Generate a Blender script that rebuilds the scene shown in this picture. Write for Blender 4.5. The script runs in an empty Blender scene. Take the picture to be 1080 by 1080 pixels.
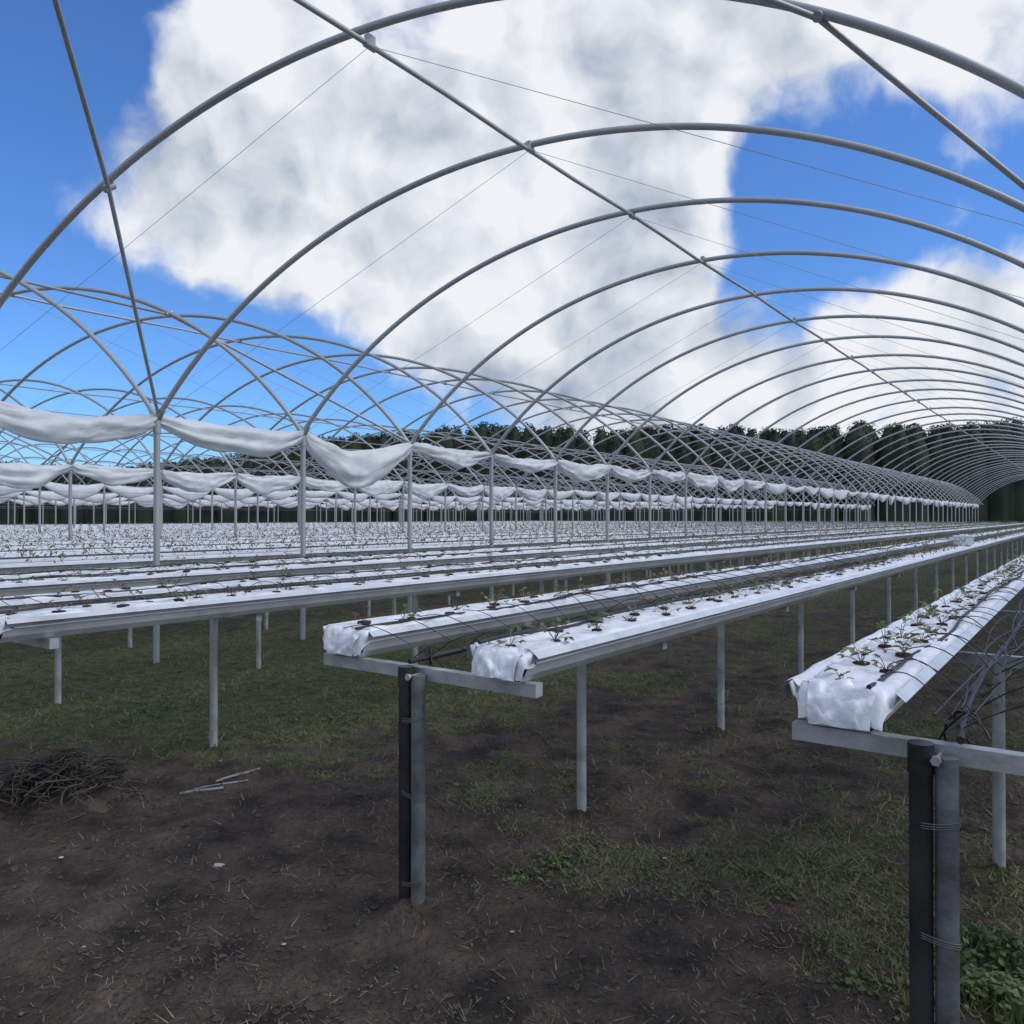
import bpy, math, random
import numpy as np
from mathutils import Vector
random.seed(7); rng=np.random.default_rng(7)
F=850.0; TH=math.atan(615/F); CT=math.cos(TH); ST=math.sin(TH)
CAMH=1.6
scene=bpy.context.scene

# ---------------------------------------------------------------- helpers
def hsh(ix,iy,seed):
    n=(ix.astype(np.int64)*374761393+iy.astype(np.int64)*668265263+seed*1442695041)&0x7fffffff
    n=((n^(n>>13))*1274126177)&0x7fffffff
    return ((n^(n>>16))&0xffff)/65535.0
def vn(x,y,seed=0):
    x=np.asarray(x,float);y=np.asarray(y,float)
    ix=np.floor(x);iy=np.floor(y);fx=x-ix;fy=y-iy
    fx=fx*fx*(3-2*fx);fy=fy*fy*(3-2*fy)
    a=hsh(ix,iy,seed);b=hsh(ix+1,iy,seed);c=hsh(ix,iy+1,seed);d=hsh(ix+1,iy+1,seed)
    return (a*(1-fx)+b*fx)*(1-fy)+(c*(1-fx)+d*fx)*fy
def fbm(x,y,seed=0,o=4):
    s=0;a=.5;t=0
    for i in range(o):
        s=s+a*vn(x*2**i+i*17.3,y*2**i-i*9.1,seed+i);t+=a;a*=.5
    return s/t
def W(v):
    v=np.asarray(v,float).reshape(-1,3)
    return np.stack([v[:,0]*CT+v[:,1]*ST,-v[:,0]*ST+v[:,1]*CT,v[:,2]],1)

class MB:
    def __init__(s): s.V=[];s.F=[];s.M=[];s.n=0
    def add(s,v,f,m=0):
        v=np.asarray(v,float).reshape(-1,3);f=np.asarray(f,int)
        s.V.append(v);s.F.append(f+s.n);s.M.append(np.full(len(f),m));s.n+=len(v)
    def tube(s,p,r,n=8,m=0,cap=True):
        p=np.asarray(p,float);k=len(p)
        t=np.gradient(p,axis=0);t/=np.linalg.norm(t,axis=1)[:,None]+1e-9
        up=np.array([0,0,1.]) if abs(t[0][2])<.9 else np.array([0,1.,0])
        if k>2:
            mean=np.cross(t[0],t[-1])
            if np.linalg.norm(mean)>.2: up=mean/np.linalg.norm(mean)
        s1=np.cross(t,up);s1/=np.linalg.norm(s1,axis=1)[:,None]+1e-9
        s2=np.cross(s1,t)
        a=np.arange(n)*2*math.pi/n
        rr=np.broadcast_to(np.asarray(r,float),(k,))
        v=p[:,None,:]+rr[:,None,None]*(np.cos(a)[None,:,None]*s1[:,None,:]+np.sin(a)[None,:,None]*s2[:,None,:])
        i=np.arange(k-1)[:,None]*n;j=np.arange(n)[None,:];j2=(j+1)%n
        f=np.stack([i+j,i+j2,i+n+j2,i+n+j],-1).reshape(-1,4)
        s.add(v.reshape(-1,3),f,m)
        if cap:
            s.add(np.vstack([v[0],p[0][None],v[-1],p[-1][None]]),
              [[n,(q+1)%n,q,q] for q in range(n)]+[[2*n+1,n+1+q,n+1+(q+1)%n,n+1+(q+1)%n] for q in range(n)],m)
    def box(s,c,d,m=0):
        c=np.array(c,float);d=np.array(d,float)/2
        v=[c+d*np.array([x,y,z]) for x in(-1,1) for y in(-1,1) for z in(-1,1)]
        fs=[[0,1,3,2],[4,6,7,5],[0,4,5,1],[2,3,7,6],[0,2,6,4],[1,5,7,3]]
        V=[v[i] for f in fs for i in f]
        s.add(V,np.arange(24).reshape(6,4),m)
    def grid(s,v,m=0,closed=False):
        k,n,_=v.shape
        i=np.arange(k-1)[:,None]*n;j=np.arange(n if closed else n-1)[None,:];j2=(j+1)%n
        f=np.stack([i+j,i+j2,i+n+j2,i+n+j],-1).reshape(-1,4)
        s.add(v.reshape(-1,3),f,m)
    def build(s,name,mats,smooth=True,rot=True,parent=None,attr=None):
        V=np.vstack(s.V)
        if rot: V=W(V)
        loops=[];starts=[];mi=[];c=0
        for f,m in zip(s.F,s.M):
            w=f.shape[1]
            if w==4: deg=f[:,2]==f[:,3]
            else: deg=np.ones(len(f),bool)
            if w==4 and (~deg).any():
                g=f[~deg];loops.append(g.reshape(-1));starts.append(c+np.arange(len(g))*4);c+=len(g)*4;mi.append(m[~deg])
            if deg.any():
                g=f[deg][:,:3];loops.append(g.reshape(-1));starts.append(c+np.arange(len(g))*3);c+=len(g)*3;mi.append(m[deg])
        L=np.concatenate(loops);S=np.concatenate(starts);M=np.concatenate(mi)
        org=np.array([(V[:,0].min()+V[:,0].max())/2,(V[:,1].min()+V[:,1].max())/2,V[:,2].min()])
        V=V-org
        me=bpy.data.meshes.new(name)
        me.vertices.add(len(V));me.vertices.foreach_set('co',V.astype(np.float32).ravel())
        me.loops.add(len(L));me.loops.foreach_set('vertex_index',L.astype(np.int32))
        me.polygons.add(len(S));me.polygons.foreach_set('loop_start',S.astype(np.int32))
        me.polygons.foreach_set('material_index',M.astype(np.int32))
        for mt in mats: me.materials.append(mt)
        me.update(calc_edges=True);me.validate()
        if smooth: me.polygons.foreach_set('use_smooth',[True]*len(me.polygons))
        if attr is not None:
            at=me.attributes.new('mask','FLOAT','POINT');at.data.foreach_set('value',attr.astype(np.float32))
        ob=bpy.data.objects.new(name,me);scene.collection.objects.link(ob)
        ob.location=org
        if parent:
            ob.parent=parent;ob.location=Vector(org)-parent.location
        return ob
def empty(name,loc):
    e=bpy.data.objects.new(name,None);e.location=loc;scene.collection.objects.link(e);return e

# ---------------------------------------------------------------- materials
def mat(name,c1,c2=None,rough=.6,metal=0,scale=5,bump=0,bscale=30,trans=0,detail=6,spec=.5,dirt=None):
    m=bpy.data.materials.new(name);m.use_nodes=True;nt=m.node_tree;N=nt.nodes;K=nt.links
    b=N['Principled BSDF'];b.inputs['Roughness'].default_value=rough;b.inputs['Metallic'].default_value=metal
    b.inputs['Specular IOR Level'].default_value=spec
    tc=N.new('ShaderNodeTexCoord')
    nz=N.new('ShaderNodeTexNoise');nz.inputs['Scale'].default_value=scale;nz.inputs['Detail'].default_value=detail
    K.new(tc.outputs['Object'],nz.inputs['Vector'])
    r=N.new('ShaderNodeValToRGB');r.color_ramp.elements[0].position=.35;r.color_ramp.elements[1].position=.65
    r.color_ramp.elements[0].color=(*c1,1);r.color_ramp.elements[1].color=(*(c2 or c1),1)
    K.new(nz.outputs['Fac'],r.inputs['Fac']);col=r.outputs['Color']
    if dirt:
        nd=N.new('ShaderNodeTexNoise');nd.inputs['Scale'].default_value=dirt[0];nd.inputs['Detail'].default_value=8;nd.inputs['Roughness'].default_value=.65
        K.new(tc.outputs['Object'],nd.inputs['Vector'])
        mr_=N.new('ShaderNodeMapRange');mr_.inputs[1].default_value=.50;mr_.inputs[2].default_value=.72;mr_.inputs[4].default_value=dirt[1];K.new(nd.outputs['Fac'],mr_.inputs[0])
        mx_=N.new('ShaderNodeMixRGB');K.new(mr_.outputs[0],mx_.inputs[0]);K.new(col,mx_.inputs[1]);mx_.inputs[2].default_value=(*dirt[2],1);col=mx_.outputs[0]
    K.new(col,b.inputs['Base Color'])
    if bump:
        n2=N.new('ShaderNodeTexNoise');n2.inputs['Scale'].default_value=bscale;n2.inputs['Detail'].default_value=5
        K.new(tc.outputs['Object'],n2.inputs['Vector'])
        bp=N.new('ShaderNodeBump');bp.inputs['Strength'].default_value=bump;bp.inputs['Distance'].default_value=.02
        K.new(n2.outputs['Fac'],bp.inputs['Height']);K.new(bp.outputs['Normal'],b.inputs['Normal'])
    if trans:
        t=N.new('ShaderNodeBsdfTranslucent');K.new(r.outputs['Color'],t.inputs['Color'])
        mx=N.new('ShaderNodeMixShader');mx.inputs[0].default_value=trans
        K.new(b.outputs[0],mx.inputs[1]);K.new(t.outputs[0],mx.inputs[2])
        K.new(mx.outputs[0],N['Material Output'].inputs['Surface'])
    return m
galv=mat('galvanised_pipe',(.35,.365,.37),(.40,.41,.42),.5,.3,scale=.7,detail=0)
galvp=mat('galvanised_post',(.33,.35,.355),(.48,.50,.50),.42,.3,scale=10,bump=.1,bscale=60,dirt=(7,.6,(.16,.14,.11)))
dpost=mat('weathered_post',(.12,.13,.13),(.22,.235,.235),.4,.35,scale=9,bump=.15,bscale=50,dirt=(6,.7,(.07,.06,.05)))
gut=mat('gutter_steel',(.54,.57,.58),(.68,.70,.71),.36,.2,scale=2,detail=4,dirt=(5,.45,(.28,.27,.25)))
film=mat('white_film',(.68,.71,.76),(.82,.84,.87),.36,0,scale=5,bump=.3,bscale=30,dirt=(4.5,.40,(.36,.34,.31)))
roll=mat('polythene',(.74,.77,.79),(.85,.87,.88),.45,0,scale=4,bump=.3,bscale=14,trans=.35)
black=mat('black_plastic',(.012,.012,.013),(.022,.022,.024),.45,detail=2)
blackw=mat('black_sleeve',(.014,.014,.015),(.04,.04,.041),.35,bump=.15,bscale=25)
leafg=mat('leaf_green',(.05,.095,.028),(.11,.17,.055),.5,trans=.2,detail=2)
leafy=mat('leaf_yellow',(.17,.19,.07),(.27,.27,.12),.55,trans=.2,detail=2)
leafb=mat('leaf_dead',(.09,.055,.05),(.20,.125,.11),.8,detail=2)
holem=mat('substrate',(.015,.012,.010),(.035,.028,.02),.95,bump=.6,bscale=80)
grm=mat('grass_green',(.045,.085,.022),(.125,.175,.055),.6,scale=1.5,trans=.2,detail=3)
gry=mat('grass_dry',(.13,.12,.06),(.24,.20,.12),.8,scale=2,detail=2)
strw=mat('straw',(.13,.105,.08),(.30,.245,.18),.85,scale=3,detail=2)
clodm=mat('soil_clod',(.03,.024,.019),(.075,.059,.048),.95,scale=4,detail=2)
twig=mat('twig',(.02,.017,.015),(.08,.066,.056),.85,detail=2)
treem=mat('foliage_dark',(.010,.020,.010),(.028,.045,.020),.8,scale=.25,detail=2)
treem2=mat('foliage_mid',(.020,.036,.016),(.042,.062,.028),.8,scale=.3,detail=2)
trunkm=mat('bark',(.02,.016,.012),(.04,.03,.025),.9)

# ---------------------------------------------------------------- ground
def px2g(u,v):
    y=F*CAMH/(v-545.);return ((u-540)/F*y,y)
blobs=[
 (150,740,2.2,1.1,.9),(300,700,1.5,1.2,.8),(60,700,3,1.5,.8),(480,640,3,3,.9),(330,770,.6,.45,.6),
 (120,900,.9,.7,-.8),(60,830,.8,.3,-.7),(250,850,.7,.4,-.5),(200,1050,1.0,.6,-.9),(450,1040,.8,.35,-.9),(650,1070,.5,.25,-.8),(430,965,.25,.2,-.8),
 (480,770,.8,.4,-.5),(640,745,.7,.4,-.35),(350,880,.5,.5,-.3),(720,780,.6,.4,-.25),
 (590,910,.3,.2,.4),(870,930,.4,.4,.12),(1060,1030,.25,.25,.9),(780,860,.8,.6,.05),(900,720,1.5,1.5,.05),(1000,650,2,2,.2)]
def gmask(X,Y):
    g=.42+0*X
    for u,v,sx,sy,w in blobs:
        cx,cy=px2g(u,v);g=g+w*np.exp(-((X-cx)/sx)**2/2-((Y-cy)/sy)**2/2)
    far=np.clip((Y-9)/6,0,1);g=g*(1-far)+far*.8
    return np.clip(g+(fbm(X*1.6,Y*1.6,3,5)-.5)*1.4+(fbm(X*6,Y*6,33,3)-.5)*1.5,0,1)
posts=[]
PAIRS=[(.0,2.43,-.353),(-2.25,2.43,-2.25),(-4.85,1.72,-4.85),(-7.05,1.75,-7.05)]
def leg_qs(i):
    if i==0: return [2.43,4.2]+[4.2+2*k for k in range(1,38)]
    if i==1: return [2.43,3.75]+[3.75+2*k for k in range(1,38)]
    return [1.9]+[3.25+2*k for k in range(0,39)]
for i,(c,qe,pa) in enumerate(PAIRS):
    for q in leg_qs(i)[:8]: posts.append((pa,q))
PW=W([[a,q,0] for a,q in posts])[:,:2]
def gheight(X,Y):
    near=np.exp(-((X/14)**2+((Y-5)/14)**2))
    z=near*((fbm(X*.9,Y*.9,11,3)-.5)*.05+(fbm(X*5,Y*5,21,6)-.5)*.07)
    for px,py in PW:
        d2=(X-px)**2+(Y-py)**2
        z=z+.04*np.exp(-d2/.018)*(1+1.5*(vn(X*25,Y*25,5)-.5))
    return z
def axis(lo,hi,st):
    d=list(np.arange(lo,hi,st));s=st;a=hi
    while a<1500: d.append(a);s*=1.13;a+=s
    s=st;a=lo-st
    while a>-1500: d.insert(0,a);s*=1.13;a-=s
    return np.array(d)
xs=axis(-5,3.5,.022);ys=axis(1.9,8.0,.022)
GX,GY=np.meshgrid(xs,ys)
GZ=gheight(GX,GY)
g=MB();g.grid(np.stack([GX,GY,GZ],-1))
msk=gmask(GX,GY).ravel()
gm=bpy.data.materials.new('ground_soil_grass');gm.use_nodes=True
N=gm.node_tree.nodes;K=gm.node_tree.links;b=N['Principled BSDF'];b.inputs['Roughness'].default_value=.95;b.inputs['Specular IOR Level'].default_value=.25
geo=N.new('ShaderNodeNewGeometry')
def noise(sc,det=6):
    n=N.new('ShaderNodeTexNoise');n.inputs['Scale'].default_value=sc;n.inputs['Detail'].default_value=det;K.new(geo.outputs['Position'],n.inputs['Vector']);return n
def ramp(src,a,b_,p0=.35,p1=.65):
    r=N.new('ShaderNodeValToRGB');r.color_ramp.elements[0].position=p0;r.color_ramp.elements[1].position=p1
    r.color_ramp.elements[0].color=(*a,1);r.color_ramp.elements[1].color=(*b_,1);K.new(src,r.inputs['Fac']);return r
ns_=noise(3.2,12);ns_.inputs['Roughness'].default_value=.62
soil=ramp(ns_.outputs['Fac'],(.024,.019,.016),(.112,.086,.068),.36,.70)
gr=ramp(noise(9,6).outputs['Fac'],(.040,.052,.020),(.105,.118,.050))
at=N.new('ShaderNodeAttribute');at.attribute_name='mask'
n3=noise(22,5)
ma=N.new('ShaderNodeMath');ma.operation='MULTIPLY_ADD';K.new(n3.outputs['Fac'],ma.inputs[0]);ma.inputs[1].default_value=1.6;ma.inputs[2].default_value=-.8
mb=N.new('ShaderNodeMath');K.new(ma.outputs[0],mb.inputs[0]);K.new(at.outputs['Fac'],mb.inputs[1])
mr=N.new('ShaderNodeMapRange');mr.inputs[1].default_value=.3;mr.inputs[2].default_value=1.1;K.new(mb.outputs[0],mr.inputs[0])
mx=N.new('ShaderNodeMixRGB');K.new(mr.outputs[0],mx.inputs[0]);K.new(soil.outputs[0],mx.inputs[1]);K.new(gr.outputs[0],mx.inputs[2])
K.new(mx.outputs[0],b.inputs['Base Color'])
bp=N.new('ShaderNodeBump');bp.inputs['Strength'].default_value=1.0;bp.inputs['Distance'].default_value=.05
K.new(noise(30,8).outputs['Fac'],bp.inputs['Height']);K.new(bp.outputs[0],b.inputs['Normal'])
g.build('ground',[gm],rot=False,attr=msk)

def polar(n,r0,r1):
    r=1/(rng.uniform(1/r1,1/r0,n))
    t=rng.uniform(-math.radians(50),math.radians(50),n)
    return r*np.sin(t),r*np.cos(t),r
def bladeset(mb,X,Y,sz,m,wide=.10,lean=.8):
    n=len(X);Z=gheight(X,Y)
    a=rng.uniform(0,2*math.pi,n);h=sz*rng.uniform(.4,1.3,n);w=h*wide
    le=h*rng.uniform(.1,lean,n);d=rng.uniform(0,2*math.pi,n)
    p=np.stack([X,Y,Z-.003],1);s=np.stack([np.cos(a)*w,np.sin(a)*w,0*w],1)
    tip=p+np.stack([np.cos(d)*le,np.sin(d)*le,h],1)
    V=np.stack([p-s,p+s,tip],1).reshape(-1,3);f=np.arange(3*n).reshape(-1,3)
    mb.add(V,f,m)
def leafset(mb,X,Y,Zr,sz,m):
    n=len(X);Z=gheight(X,Y)+Zr
    a=rng.uniform(0,2*math.pi,n);s=sz*rng.uniform(.5,1.2,n)
    c=np.stack([X,Y,Z],1);tl=rng.uniform(-.6,.6,(n,2))
    def pt(r,an):
        dx=np.cos(a+an)*s*r;dy=np.sin(a+an)*s*r
        return c+np.stack([dx,dy,dx*tl[:,0]+dy*tl[:,1]],1)
    V=np.stack([pt(1,0),pt(.75,1.3),pt(.9,math.pi),pt(.75,-1.3)],1).reshape(-1,3)
    mb.add(V,np.arange(4*n).reshape(-1,4),m)
gb=MB()
X,Y,R=polar(330000,2.0,34)
mk=gmask(X,Y);keep=rng.uniform(0,1,len(X))<np.clip((mk-.28)*.95,0.018,1)
X,Y,R=X[keep],Y[keep],R[keep];n=len(X);cut=int(n*.55)
sc=.75+R*.06
bladeset(gb,X[:cut],Y[:cut],.028*sc[:cut],0)
leafset(gb,X[cut:],Y[cut:],rng.uniform(.003,.018,n-cut),.0080*sc[cut:],0)
dry=rng.uniform(0,1,n)<np.where(X>-.12*Y,.75,.30)
bladeset(gb,X[dry],Y[dry],.032*sc[dry],1,lean=2.6)
gb.build('grass',[grm,gry],smooth=False,rot=False)
st=MB();X,Y,R=polar(60000,2.0,12)
n=len(X);a=rng.uniform(0,math.pi,n);l=rng.uniform(.003,.022,n)*(.7+.1*R);w=rng.uniform(.0004,.0013,n)
Z=gheight(X,Y)+.005
mk=gmask(X,Y);kp=rng.uniform(0,1,n)<np.clip(.22+mk*1.2,0,1)*np.clip((fbm(X*1.3,Y*1.3,77,3)-.3)*2.5,.1,1)
c=np.stack([X,Y,Z],1);d=np.stack([np.cos(a)*l,np.sin(a)*l,rng.uniform(-.15,.45,n)*l],1);s=np.stack([-np.sin(a)*w,np.cos(a)*w,0*w],1)
V=np.stack([c-d-s,c-d+s,c+d+s,c+d-s],1)[kp].reshape(-1,3);st.add(V,np.arange(len(V)).reshape(-1,4))
st.build('straw_litter',[strw],smooth=False,rot=False)
cl=MB();X,Y,R=polar(30000,2.0,9)
mk=gmask(X,Y);kp=rng.uniform(0,1,len(X))<np.clip(1-mk*1.1,0.08,1)*np.clip((fbm(X*2.3,Y*2.3,78,3)-.3)*3,.1,1);X,Y=X[kp],Y[kp];n=len(X)
s=rng.lognormal(-5.3,.55,n);s=np.clip(s,.0015,.018)
octv=np.array([[1,0,0],[0,1,0],[-1,0,0],[0,-1,0],[0,0,.7],[0,0,-.7],[.7,.7,.3],[-.7,.6,.3]])
octf=np.array([[0,6,4],[6,1,4],[1,7,4],[7,2,4],[2,3,4],[3,0,4],[0,6,1],[1,7,2],[2,3,5],[3,0,5]])
V=np.stack([X,Y,gheight(X,Y)+s*.2],1)[:,None,:]+s[:,None,None]*octv[None]*rng.uniform(.6,1.3,(n,8,3))
cl.add(V.reshape(-1,3),(octf[None]+8*np.arange(n)[:,None,None]).reshape(-1,3))
cl.build('soil_clods',[clodm],smooth=False,rot=False)
wd=MB()
for (u,v,nn,rad) in [(1055,1010,320,.16),(1075,1060,320,.14),(1030,1045,160,.1),(590,912,90,.11),(560,925,30,.1),(830,945,40,.12),(905,1030,50,.12),(700,940,30,.12),(355,760,100,.2),(150,745,160,.35)]:
    cx,cy=px2g(u,v)
    X=rng.normal(cx,rad*.6,nn);Y=rng.normal(cy,rad*.6,nn)
    leafset(wd,X,Y,rng.uniform(.01,.09,nn)*(1 if u>1000 else .3),.015,0)
    bladeset(wd,X,Y,np.full(nn,.07 if u>1000 else .04),0)
wd.build('weeds',[grm],smooth=False,rot=False)

# ---------------------------------------------------------------- tunnels
HS=2.68;HR=5.04;SK=.288;BAY=2.02;TW=9.16
def rad_():
    w=TW/2;sag=HR-HS;return (w*w+sag*sag)/(2*sag)
RR=rad_()
def arcz(L,a): return HR-RR+math.sqrt(RR*RR-(a-L-TW/2)**2)
def arcpts(L,q,n=44):
    am=math.asin(TW/2/RR);t=np.linspace(-am,am,n);a=L+TW/2+RR*np.sin(t)
    return np.stack([a,q+SK*(a-L),HR-RR+RR*np.cos(t)],1)
lines=[-8.36-TW*k for k in range(-1,6)]
def QL(L):
    s=.85+((SK*(L+8.36))%BAY)
    if s>2.4: s-=BAY
    return [s+BAY*k for k in range(0,41)]
for t in range(len(lines)-1):
    L_=lines[t+1];R_=lines[t];m=MB();QS=QL(L_)
    for qi,q in enumerate(QS):
        p=arcpts(L_,q+random.uniform(-.015,.015),72 if qi<6 and t==0 else 44)
        s_=np.linspace(0,1,len(p))
        if t==0 and qi==1: p[:,2]+=.20*np.sin(math.pi*s_)*s_**1.2
        if qi>2 or t>0: p[:,2]+=.03*np.sin(math.pi*s_)*random.uniform(-1,1)
        m.tube(p,.029,16 if qi<6 and t==0 else 6)
        ends=[(L_,q)]
        if t==0: ends.append((R_,q+SK*TW))
        for a,qq in ends:
            m.tube([[a,qq,-.15],[a,qq,HS]],.034,12 if qi<8 else 6)
            m.tube([[a,qq,HS-.16],[a,qq,HS+.02]],.043,8)
            m.tube([[a-.08,qq-.02,HS+.10],[a,qq,HS-.06],[a+.08,qq+.02,HS+.10]],.034,6)
    pa=L_+4.16;zz=arcz(L_,pa)-.05;pq=SK*4.16
    m.tube([[pa,q_,zz+.012*math.sin(q_*1.7)] for q_ in np.arange(QS[0]+pq-.2,QS[-1]+pq+.1,1.01)],.020,8)
    for q in QS[:16]:
        m.box((pa,q+pq,zz+.03),(.045,.07,.085));m.tube([[pa,q+pq-.05,zz-.0],[pa,q+pq+.05,zz-.0]],.027,8)
    def onarc(a,i,dz=-.045): return np.array([a,QS[i]+SK*(a-L_),arcz(L_,a)+dz])
    for sgn in (0,1):
        if sgn==0: P1=np.array([L_+.02,QS[2],HS+.05]);P0=onarc(L_+1.83,1);P2=onarc(L_+3.76,0)
        else: P1=np.array([R_-.02,QS[2]+SK*TW,HS+.05]);P0=onarc(R_-2.11,1,.07 if t==0 else -.045);P2=onarc(R_-4.0,0)
        m.tube([P1,P0],.019,12);m.tube([P0,P2],.019,12);m.tube([P0+(0,-.04,-.01),P0+(0,.04,.05)],.032,8)
    for qi,q in enumerate(QS[:14 if t==0 else 5]):
        if qi==0: continue
        rp=np.array([pa,q+pq,zz])
        m.tube([[L_,q,HS],rp],.0022,4,cap=False);m.tube([[R_,q+SK*TW,HS],rp],.0022,4,cap=False)
    for h in (HS-.04,HS-.55):
        if t>0 or h>2.5: m.tube([[L_,QS[0],h],[L_,QS[-1],h]],.005,4)
    m.build('polytunnel_frame',[galv])

for li,L in enumerate(lines[1:]):
    m=MB();QS=QL(L)
    for qi in range(len(QS)-1):
        q0,q1=QS[qi],QS[qi+1];ns=34 if (qi<12 and li<2) else 9;nc=24 if ns>10 else 8
        s=np.linspace(0,1,ns);ph=np.arange(nc)*2*math.pi/nc
        S,P=np.meshgrid(s,ph,indexing='ij')
        amp=random.uniform(.12,.30)
        if li>=1: amp=random.uniform(.18,.40)
        if li==0 and qi==3: amp=.34
        skew=random.uniform(.7,1.4)
        sg=np.sin(math.pi*S**skew)
        sag=random.uniform(.02,.10)+(.10 if (li==0 and qi==3) else 0)
        top=HS+.03-sag*sg
        Hh=.09+amp*np.abs(sg)**.7*(.75+.5*vn(S*4+qi*3.1,0*S+li,47))
        Q=q0+(q1-q0)*S
        fold=(vn(Q*3+li*31,P*2.2,40)-.5)*.12+(vn(Q*9+P*2,P*3.5+li,41)-.5)*.07+(vn(Q*1.5-P*1.2,P*5+li,42)-.5)*.11
        wd_=.045+.035*sg
        xx=L+(wd_+fold*.8)*np.cos(P)+.03*np.sin(Q*2.2+li)
        zz_=top-Hh*(1-np.sin(P))/2+fold*.4*np.sin(P)
        m.grid(np.stack([xx,Q,zz_],-1),closed=True)
    m.build('rolled_plastic_film',[roll])

# ---------------------------------------------------------------- growing tables
GB=.985
prof_o=np.array([[-.172,.098],[-.150,.116],[-.138,.080],[-.128,.072],[-.112,.030],[-.085,0],[.085,0],[.112,.030],[.128,.072],[.138,.080],[.150,.116],[.172,.098]])
prof_i=prof_o.copy();prof_i[:,0]*=.975;prof_i[:,1]+=.004
prof=np.vstack([prof_o,prof_i[::-1]])
def bagz(x,q,seed,amp=1.0):
    u=np.abs(((q+seed*.37)%1.0)-.5)*2
    sag=np.clip((u-.86)/.14,0,1)**2
    base=.122*np.clip(1-(np.abs(x)/.19)**5,0,1)**.5
    w1=(fbm(x*14+seed*5,q*7,60+seed,3)-.5)*.030
    w2=-np.abs(vn(x*9+q*3+seed,q*11-x*8,64)-.5)*.018
    return base-.020*sag+amp*(w1+w2+.004)
def ext(m,profile,qs,a0,mt,closed):
    k=len(qs)
    for j in range(len(profile)):
        jj=(j+1)%len(profile)
        if jj==0 and not closed: break
        v=np.zeros((k,2,3))
        for c_,p_ in enumerate((profile[j],profile[jj])):
            v[:,c_,0]=a0+p_[0];v[:,c_,1]=qs;v[:,c_,2]=GB+p_[1]
        m.grid(v,mt)
plants=MB()
def plant_near(x,q,z,seed):
    ns=random.randint(4,9);dead=random.random()<.4;S_=random.uniform(.6,1.1)
    for _ in range(ns):
        an=random.uniform(0,6.28);el=random.uniform(.2,1.2) if not dead else random.uniform(.05,.7);l=random.uniform(.035,.10)*S_
        d=np.array([math.cos(an)*math.cos(el),math.sin(an)*math.cos(el),math.sin(el)])
        p0=np.array([x,q,z]);p1=p0+d*l*.6+np.array([0,0,.006]);p2=p0+d*l
        mt=0 if random.random()<.45 else (1 if random.random()<.4 else 2)
        if dead and random.random()<.6: mt=2
        plants.tube([p0,p1,p2],.0014,3,m=2 if mt==2 or random.random()<.5 else 1,cap=False)
        if random.random()<.15: continue
        for k in range(3):
            b_=an+(k-1)*1.25;s=random.uniform(.010,.022)*(.7 if mt==2 else 1)*S_;dr=random.uniform(-.7,.5)
            f=np.array([math.cos(b_),math.sin(b_),dr]);sd=np.array([-math.sin(b_),math.cos(b_),random.uniform(-.3,.3)])
            up=np.array([0,0,.35*s])
            V=[p2,p2+f*s*.7+sd*s*.6+up,p2+f*s*1.5+sd*s*.35+up*.5,p2+f*s*1.7,p2+f*s*1.5-sd*s*.35+up*.5,p2+f*s*.7-sd*s*.6+up]
            plants.add(V,[[0,1,2,3],[0,3,4,5]],mt)
def plants_far(x,q,z,big=1.0,T=9):
    n=len(x);hh=rng.uniform(.5,1.3,n)
    for k in range(T):
        s=rng.uniform(.014,.034,n)*big;c=np.stack([x+rng.normal(0,.04,n),q+rng.normal(0,.045,n),z+rng.uniform(.01,.13,n)*hh],1)
        d1=rng.normal(0,1,(n,3));d1/=np.linalg.norm(d1,axis=1)[:,None];d2=rng.normal(0,1,(n,3));d2/=np.linalg.norm(d2,axis=1)[:,None]
        V=np.stack([c-d1*s[:,None],c+d2*s[:,None]*.7,c+d1*s[:,None]],1)
        V=V.reshape(-1,3);f=np.arange(3*n).reshape(-1,3)
        mt=(0,2,1,2,2,0,2,1,0,2,0,1)[k]
        plants.add(V,f,mt)
pairs=[]
for i,(c,qe,pa) in enumerate(PAIRS): pairs.append((c,qe,pa,i,0))
for ti,L in enumerate(lines[1:-1]):
    for k,o in enumerate((1.2,3.45,5.7,7.95)): pairs.append((L-o,1.8+.1*((k*3+ti)%4),L-o,2,1+ti))
seed=0
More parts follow.
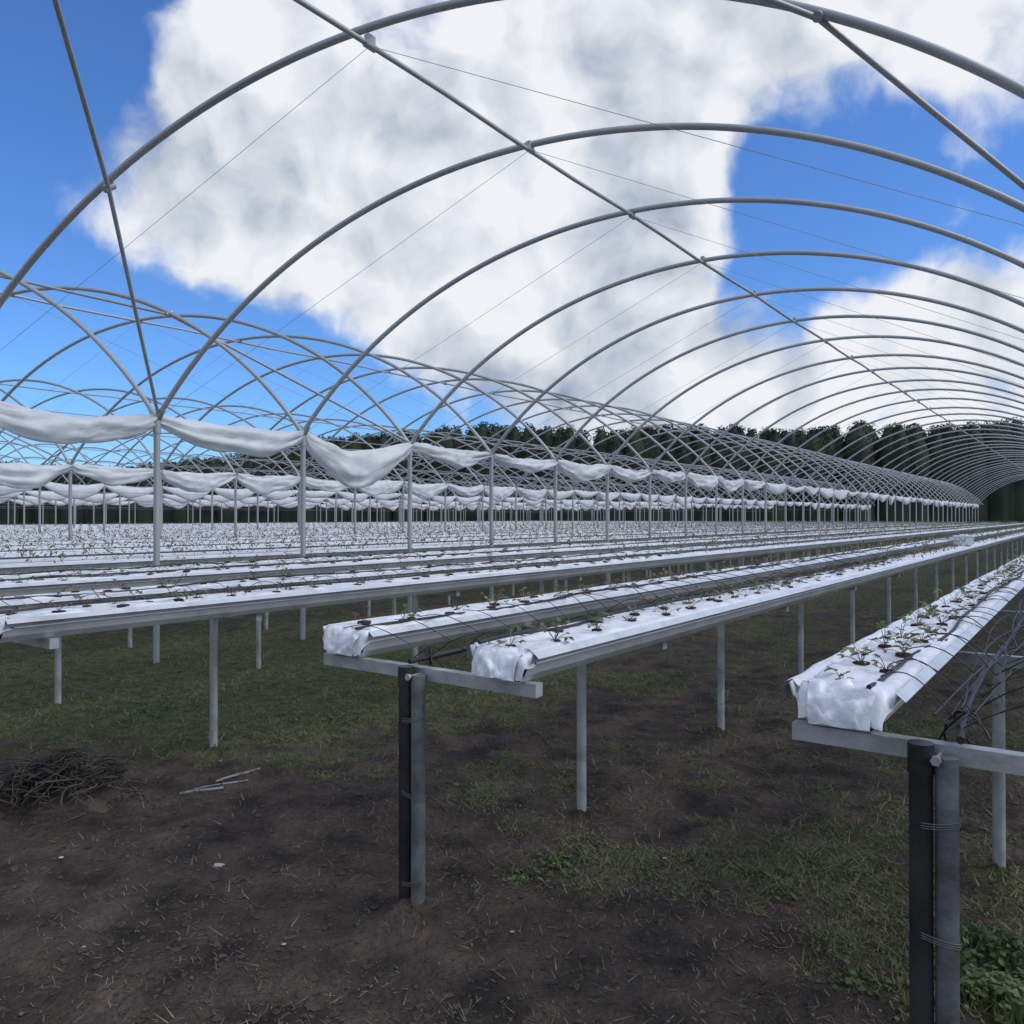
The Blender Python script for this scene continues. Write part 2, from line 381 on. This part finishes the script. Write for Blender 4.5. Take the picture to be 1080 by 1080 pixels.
for (c,qe,pa,idx,tn) in pairs:
    root=empty('growing_table',Vector(W([[c,qe,0]])[0]))
    near=(tn==0);qend=80.5
    offs=(-.44,.44)
    if idx==0 and tn==0: offs=(-.60,.12)
    st_=MB();hs=MB();bg=MB();holes=MB()
    for gi,o in enumerate(offs):
        seed+=1;a0=c+o
        if near: qs=np.concatenate([np.arange(qe,14,.5),np.arange(14,qend+1,3.)])
        else: qs=np.arange(qe,qend+4,6.)
        ge=qe+(.0 if gi else .03)
        qs[0]=ge
        gm_=MB();ext(gm_,prof,qs,a0,0,True)
        n_=len(prof_o)
        v=np.zeros((2*n_,3));v[:n_,0]=a0+prof_o[:,0];v[:n_,2]=GB+prof_o[:,1];v[n_:,0]=a0+prof_i[:,0];v[n_:,2]=GB+prof_i[:,1];v[:,1]=ge
        gm_.add(v,[[k,k+1,n_+k+1,n_+k] for k in range(n_-1)])
        gm_.build('gutter',[gut],smooth=False,parent=root)
        if near: qb=np.concatenate([np.arange(ge+.03,9,.03),np.arange(9,20,.12),np.arange(20,qend,.6)]);xb=np.linspace(-.135,.135,19)
        else: qb=np.arange(ge+.03,qend,.5 if tn<3 else 1.5);xb=np.linspace(-.135,.135,5)
        Xb,Qb=np.meshgrid(xb,qb)
        Zb=GB+bagz(Xb,Qb,seed,1.0 if near else .5)
        Zb[:,0]=GB+.07;Zb[:,-1]=GB+.07
        if near:
            e=np.array([-.050,-.046,-.036,-.022,-.008,.010])
            dz=np.array([.92,.60,.30,.13,.05,.0])
            Xe,Ee=np.meshgrid(xb,e);Ze=np.zeros_like(Xe)
            for r_ in range(6):
                Ze[r_]=Zb[0]*(1-dz[r_])+(GB+.012)*dz[r_]+(fbm(xb*22+seed,r_*.55+0*xb,88+seed,3)-.5)*.028
            Qe=qb[0]+Ee+(fbm(Xe*16+seed,Ee*30,85+seed,3)-.5)*.055-.01
            sq=1-.12*np.exp(-((Ee+.05)/.02)**2)
            bg.grid(np.stack([a0+np.vstack([Xe*sq,Xb]),np.vstack([Qe,Qb]),np.vstack([Ze,Zb])],-1))
            t=np.linspace(0,1,14);u_=np.linspace(-.10,.105,22);U_,T_=np.meshgrid(u_,t)
            wr=(fbm(U_*24+seed*3,T_*4,99+seed,4)-.5)+.6*(np.abs(vn(U_*30-T_*5,T_*4+U_*12,19+seed)-.5)-.25)
            bg.grid(np.stack([a0+U_*(1-.18*T_)+.015*wr,ge+.045-.085*np.sin(T_*1.6)-.05*wr*T_,GB+.124-.11*T_**1.7+.035*wr*(1-T_*.3)],-1))
        else:
            bg.grid(np.stack([a0+Xb,Qb,Zb],-1))
        k=len(qb);sk=np.zeros((k,5,3));wv=(fbm(qb*6,qb*0+seed,70,3)-.5)*.03 if near else 0*qb
        xs_=[-.13,-.150,-.176,-.186,-.186];zs_=[.10,.1235,.112,.094,.060]
        for j in range(5):
            sk[:,j,0]=a0+xs_[j]-(wv*(j/4));sk[:,j,1]=qb;sk[:,j,2]=GB+zs_[j]+wv*.5*(j/4)
        bg.grid(sk)
        step=.17 if tn<2 else .2
        pq=np.arange(ge+.14,qend,step);pq=pq+rng.uniform(-.03,.03,len(pq));px=np.where(np.arange(len(pq))%2,.05,-.05)+rng.uniform(-.02,.02,len(pq))
        nr=(pq<(9.5 if tn==0 else 0))
        for x_,q_ in zip(px[nr],pq[nr]):
            z_=GB+float(bagz(np.array(x_),np.array(q_),seed))
            an=np.arange(12)*2*math.pi/12;r_=random.uniform(.018,.030)
            ring=[]
            for rr_,dz in ((1.12,-.008),(1.0,.0065),(.86,.0065),(.55,.003),(.05,.004)):
                ring.append(np.stack([a0+x_+rr_*r_*np.cos(an),q_+rr_*r_*np.sin(an)*1.1,np.full(12,z_+dz)],1))
            holes.grid(np.array(ring),closed=True)
            if random.random()<.93: plant_near(a0+x_,q_,z_+.004,seed)
        fr=~nr
        if tn>=3: fr=fr&(np.arange(len(pq))%2==0)
        if fr.any():
            z_=GB+bagz(px[fr],pq[fr],seed,.5)
            plants_far(a0+px[fr],pq[fr],z_,1.0 if tn==0 else 1.15,T=12 if tn==0 else (10 if tn<3 else 8))
        if near:
            qd=np.arange(ge-.0,26,.10)
            xd=(.085 if gi==0 else -.085)+(vn(qd*1.3,qd*0+seed,90)-.5)*.05
            zd=GB+.134+(vn(qd*2.3,qd*0,91+seed)-.5)*.03
            hs.tube(np.stack([a0+xd,qd,zd],1),.0075,6)
    bg.build('grow_bags',[film],parent=root)
    if holes.n: holes.build('planting_holes',[holem],parent=root)
    lq=leg_qs(idx if tn==0 else 2)
    for n_,q in enumerate(lq):
        if tn>=3 and n_>22: break
        lo,hi=c+offs[0]-.14,c+offs[1]+.14
        if n_>0: lo,hi=c+offs[0]-.05,c+offs[1]+.05
        q2=q+ (.05 if n_==0 else 0)
        st_.box(((lo+hi)/2,q2,GB-.028),(hi-lo,.045,.05))
        if near and n_==0 and idx<2:
            sp=.031
            st_.tube([[pa+sp,q-.01,-.2],[pa+sp,q-.01,GB-.025]],.029,20,m=2)
            st_.tube([[pa-sp,q-.015,-.2],[pa-sp,q-.015,GB-.01]],.030,20,m=1)
            st_.tube([[pa-sp,q-.015,GB-.075],[pa-sp,q-.015,GB+.005]],.0335,20,m=1)
            for h in (.12,.47,.78):
                an=np.linspace(0,2*math.pi,25)
                for dz in (0,.006,.013):
                    st_.tube(np.stack([pa+.064*np.cos(an),q-.012+.035*np.sin(an),h+dz+.01*np.sin(an*1.0+h*9)],1),.0014,5,m=2,cap=False)
            st_.tube([[pa+.01,q-.05,GB-.03],[pa+.01,q+.09,GB-.03]],.007,8)
            st_.tube([[pa+.01,q-.052,GB-.03],[pa+.01,q-.044,GB-.03]],.014,6)
        else:
            st_.tube([[pa,q,-.15],[pa,q,GB-.05]],.026,12 if near and n_<6 else 6,cap=False)
    st_.build('support_frame',[galvp,blackw,dpost],parent=root)
    if near:
        pc=c+(.0 if idx else -.30)
        qd=np.arange(qe-.02,30,.15)
        hs.tube(np.stack([pc+(vn(qd,qd*0,95+idx)-.5)*.08,qd,GB+.03+(vn(qd*1.5,qd*0+3,96)-.3)*.03],1),.011,8)
        for q in np.arange(qe+.08,14 if idx<2 else 8,.24):
            for o in offs:
                s=1 if c+o>pc else -1
                ex=c+o-s*random.uniform(.03,.08);dz=random.uniform(.02,.09);dq=random.uniform(-.15,.15)
                t=np.linspace(0,1,9)
                hs.tube(np.stack([pc+(ex-pc)*t,q+dq*t+.03*np.sin(t*5+q),GB+.03+.105*t+dz*np.sin(math.pi*t)],1),.0022,4,cap=False)
        if idx==0:
            for k in range(5):
                t=np.linspace(0,1,40);off=(k-2)*.03
                hs.tube(np.stack([pc+off+.04*np.sin(t*(11+k)+k*2),qe+.05+t*4.5,GB+.05+.03*np.sin(t*(15+k)+k*2)+.02],1),.0028,5,cap=False)
        for k in range(3):
            t=np.linspace(0,1,14)
            hs.tube(np.stack([pc+(k-1)*.03+.05*np.sin(t*4+k),qe+.02+.15*t,GB+.03-.06*t+.08*np.sin(t*math.pi)],1),.003,5,cap=False)
        hs.build('irrigation_hoses',[black],parent=root)
plants.build('strawberry_plants',[leafg,leafy,leafb],smooth=False)

m=MB();a0=-1.81;q0=15.6;z=GB+.14
m.box((a0,q0,z+.07),(.26,.36,.13));m.box((a0,q0,z+.145),(.29,.39,.02));m.box((a0,q0,z+.165),(.10,.2,.02))
for dx in(-1,1):
    for k in range(4): m.box((a0+dx*.133,q0-.13+.087*k,z+.07),(.008,.012,.12))
m.build('plastic_crate',[film],smooth=False)

# ---------------------------------------------------------------- brush pile, scraps
cx,cy=px2g(62,843);bm_=MB()
kx=np.linspace(-1,1,24);A,B=np.meshgrid(kx,kx)
hz=.12*np.clip(1-A**2-B**2,0,1)**.8*(.7+.7*vn(A*4,B*4,3))-.05
bm_.grid(np.stack([cx+A*.44,cy+B*.3,hz],-1),1)
for k in range(600):
    r=abs(random.gauss(0,.55));an=random.uniform(0,6.28);x0=cx+.36*r*math.cos(an);y0=cy+.26*r*math.sin(an);z0=.17*max(0,1-r*r*.8)*random.uniform(.5,1.25)+.02
    d=random.uniform(0,6.28);l=random.uniform(.08,.34);cv=random.uniform(-5,5);t=np.linspace(-.5,.5,11)
    aa=d+cv*t
    px_=x0+np.cumsum(np.cos(aa))*l/11;py_=y0+np.cumsum(np.sin(aa))*l/11
    bm_.tube(np.stack([px_,py_,z0+.07*random.uniform(-1,1)*t*2-.10*t*t+.015],1),random.uniform(.0018,.005),5,cap=False)
bm_.build('brush_pile',[twig,clodm],rot=False)
greyp=mat('weathered_pipe',(.10,.105,.11),(.24,.25,.25),.5,scale=20)
m=MB()
for (u0,v0,u1,v1,r) in ((190,838,236,831,.010),(228,826,274,812,.009),(206,832,262,822,.006)):
    x0,y0=px2g(u0,v0);x1,y1=px2g(u1,v1);t=np.linspace(0,1,8)
    X=x0+(x1-x0)*t;Y=y0+(y1-y0)*t
    m.tube(np.stack([X,Y,gheight(X,Y).mean()+.006+.003*np.sin(t*5)],1),r,8)
m.build('pipe_offcuts',[greyp],rot=False)
stone=mat('pale_stone',(.30,.29,.27),(.45,.43,.40),.8)
m=MB()
for u,v,s in ((232,913,.019),(66,911,.010),(300,1000,.007),(540,980,.007),(90,1003,.006),(700,905,.008)):
    cx,cy=px2g(u,v);U,Vv=np.meshgrid(np.linspace(0,2*math.pi,14),np.linspace(0,math.pi,8))
    r=s*(.6+.8*vn(U*1.5+u,Vv*2,4));r[:,-1]=r[:,0]
    m.grid(np.stack([cx+1.3*r*np.sin(Vv)*np.cos(U),cy+r*np.sin(Vv)*np.sin(U),.008+.4*r*np.cos(Vv)+float(gheight(np.array(cx),np.array(cy)))],-1))
m.build('small_stones',[stone],rot=False)

# ---------------------------------------------------------------- tree line
tr=MB();P0=np.array([-190,142.]);P1=np.array([150,98.]);Ld=np.linalg.norm(P1-P0);nt=int(Ld/1.7)
for row in range(2):
    for i in range(nt):
        f=(i+random.uniform(.1,.9))/nt;p=P0+(P1-P0)*f+np.array([0,row*2.5])+rng.normal(0,.3,2)
        H=14.3+random.uniform(-.3,.4)+.35*math.sin(i*.13)+.25*math.sin(i*.41)+.5*float(vn(i*.25,0,4))
        H*=1-.34*min(1,max(0,(-16-p[0])/42))
        rb=random.uniform(1.7,2.2)
        tr.tube([[p[0],p[1],-.2],[p[0],p[1],H*.5],[p[0],p[1],H*.95]],[.25,.15,.03],5,m=2)
        zz=np.linspace(.02,.975,8)
        rr=rb*(1-zz**7)*.85+.1
        an=np.arange(7)*2*math.pi/7
        core=np.stack([p[0]+rr[:,None]*np.cos(an)*rng.uniform(.8,1.2,(8,7)),p[1]+rr[:,None]*np.sin(an),np.repeat((zz*H)[:,None],7,1)],-1)
        tr.grid(core,0,True)
        n=460 if row==0 else 260
        tz=rng.uniform(.25,1.0,n)**.6;ra=rb*(1-tz**7)+.5;aa=rng.uniform(0,2*math.pi,n)
        lump=.75+.5*vn(aa*1.5+i,tz*9,12)
        rad=ra*lump*rng.uniform(.5,1.08,n)
        c=np.stack([p[0]+rad*np.cos(aa),p[1]+rad*np.sin(aa),tz*H],1)
        s=rng.uniform(.12,.34,n)
        d1=rng.normal(0,1,(n,3));d1[:,2]=np.abs(d1[:,2])*.8;d1/=np.linalg.norm(d1,axis=1)[:,None]
        d2=rng.normal(0,1,(n,3));d2/=np.linalg.norm(d2,axis=1)[:,None]
        V=np.stack([c-d1*s[:,None],c+d2*s[:,None]*.8,c+d1*s[:,None]*1.2],1).reshape(-1,3)
        cutn=int(n*.6);tr.add(V[:cutn*3],np.arange(cutn*3).reshape(-1,3),0);tr.add(V[cutn*3:],np.arange((n-cutn)*3).reshape(-1,3),1)
tr.build('tree_line',[treem,treem2,trunkm],smooth=False,rot=False)

# ---------------------------------------------------------------- sky
SE=math.radians(46);SR=math.radians(105)
w=bpy.data.worlds.new('World');scene.world=w;w.use_nodes=True
try:
    w.cycles.sampling_method='MANUAL';w.cycles.sample_map_resolution=256
except Exception: pass
N=w.node_tree.nodes;K=w.node_tree.links;N.clear()
out=N.new('ShaderNodeOutputWorld');bgn=N.new('ShaderNodeBackground');K.new(bgn.outputs[0],out.inputs[0])
sky=N.new('ShaderNodeTexSky');sky.sky_type='NISHITA';sky.sun_disc=False;sky.sun_elevation=SE;sky.sun_rotation=SR;sky.dust_density=.5;sky.ozone_density=3.0
tc=N.new('ShaderNodeTexCoord')
def vm(op,a,b=None,sc=None):
    n=N.new('ShaderNodeVectorMath');n.operation=op
    for k,x in enumerate((a,b)):
        if x is None: continue
        if isinstance(x,(tuple,list)): n.inputs[k].default_value=x
        else: K.new(x,n.inputs[k])
    if sc is not None: n.inputs['Scale'].default_value=sc
    return n
def mth(op,a,b=None,c=None,clamp=False):
    n=N.new('ShaderNodeMath');n.operation=op;n.use_clamp=clamp
    for k,x in enumerate((a,b,c)):
        if x is None: continue
        if isinstance(x,(int,float)): n.inputs[k].default_value=x
        else: K.new(x,n.inputs[k])
    return n.outputs[0]
def nz(v,sc,det,rough=.55):
    n=N.new('ShaderNodeTexNoise');n.inputs['Scale'].default_value=sc;n.inputs['Detail'].default_value=det;n.inputs['Roughness'].default_value=rough;K.new(v,n.inputs['Vector']);return n
D0=vm('NORMALIZE',tc.outputs['Generated']).outputs[0]
n1=nz(D0,6,4)
off=vm('SUBTRACT',n1.outputs['Color'],(.5,.5,.5)).outputs[0]
D=vm('NORMALIZE',vm('ADD',D0,vm('SCALE',off,None,.10).outputs[0]).outputs[0]).outputs[0]
# (u,v) headings of cloud masses, angular size, weight
CB=[(270,60,60,.8),(450,150,105,.8),(610,60,110,.8),(715,110,70,.7),(600,250,80,.8),(470,290,80,.75),(220,150,55,.7),(180,260,50,.7),(340,240,70,.55),(110,170,45,.5),
 (690,345,65,.75),(860,400,50,.9),(600,400,75,.8),(740,410,60,.8),(1010,310,50,1.0),(1065,40,75,.9),(985,15,50,.6),(40,145,32,.6),(830,70,60,.5),(1000,390,60,.8),(900,40,40,.3),
 (60,30,85,-.9),(30,330,90,-.8),(120,400,80,-.6),(290,440,60,-.4),(900,215,70,-1.0),(840,310,40,-.6),(430,20,38,-.95),(1050,190,60,-.8),(900,120,40,-.4),(750,275,42,-.7),(390,400,35,-.5),(820,170,35,-.4),(530,215,30,-.3),(300,170,28,-.3),(660,300,25,-.3)]
acc=None
for u,v,s,wt in CB:
    d=Vector(((u-540)/F,1,(545-v)/F)).normalized();sg=s*1.15/F
    dt=vm('DOT_PRODUCT',D,tuple(d)).outputs['Value']
    e=mth('EXPONENT',mth('MULTIPLY_ADD',dt,1/sg**2,-1/sg**2))
    acc=mth('MULTIPLY',e,wt) if acc is None else mth('MULTIPLY_ADD',e,wt,acc)
fw=tuple(Vector((0,1,.3)).normalized())
away=mth('MULTIPLY_ADD',vm('DOT_PRODUCT',D0,fw).outputs['Value'],-3.0,2.2,clamp=True)
big=nz(D0,2.2,3).outputs['Fac']
gen=mth('MULTIPLY',mth('MULTIPLY_ADD',big,4.0,-1.5),away)
acc=mth('ADD',acc,gen)
fine=nz(D,7.5,8,.52).outputs['Fac']
m_=mth('ADD',acc,mth('MULTIPLY_ADD',fine,3.4,-1.72))
mr=N.new('ShaderNodeMapRange');mr.interpolation_type='SMOOTHSTEP';mr.inputs[1].default_value=.0;mr.inputs[2].default_value=.85;K.new(m_,mr.inputs[0])
# cloud self shading: compare density here with density a little towards the sun
sd=Vector((math.sin(SR)*math.cos(SE),math.cos(SR)*math.cos(SE),math.sin(SE)))
Ds=vm('ADD',D,tuple(sd*.04)).outputs[0]
fine2=nz(Ds,7.5,4,.5).outputs['Fac']
grad=mth('SUBTRACT',fine,fine2)
sh=mth('MULTIPLY_ADD',grad,2.6,.66)
sh=mth('ADD',sh,mth('MULTIPLY_ADD',nz(D,3.8,3,.5).outputs['Fac'],2.2,-1.05))
sh2=mth('ADD',sh,mth('MULTIPLY_ADD',acc,-.18,.24),clamp=True)
cr=N.new('ShaderNodeValToRGB');cr.color_ramp.elements[0].color=(.31,.38,.50,1);cr.color_ramp.elements[1].color=(.87,.89,.93,1)
e=cr.color_ramp.elements.new(.5);e.color=(.60,.66,.74,1)
K.new(sh2,cr.inputs[0])
sc=N.new('ShaderNodeMixRGB');sc.blend_type='MULTIPLY';sc.inputs[0].default_value=1;K.new(sky.outputs[0],sc.inputs[1]);sc.inputs[2].default_value=(.070,.112,.170,1)
mixc=N.new('ShaderNodeMixRGB');K.new(mr.outputs[0],mixc.inputs[0]);K.new(sc.outputs[0],mixc.inputs[1]);K.new(cr.outputs[0],mixc.inputs[2])
K.new(mixc.outputs[0],bgn.inputs[0]);bgn.inputs[1].default_value=1.0

sun=bpy.data.lights.new('sun','SUN');sun.energy=1.8;sun.angle=math.radians(35);sun.color=(1,.96,.9)
so=bpy.data.objects.new('sun',sun);scene.collection.objects.link(so)
so.rotation_euler=sd.to_track_quat('Z','Y').to_euler();so.location=(0,0,30)

cam=bpy.data.cameras.new('camera');co=bpy.data.objects.new('camera',cam);scene.collection.objects.link(co)
co.location=(0,0,CAMH);co.rotation_euler=(math.radians(90)+math.atan(5/F),0,0)
cam.sensor_width=36;cam.lens=36*F/1080;cam.clip_end=4000;cam.clip_start=.05
scene.camera=co
scene.view_settings.view_transform='Standard';scene.view_settings.look='None';scene.view_settings.exposure=0
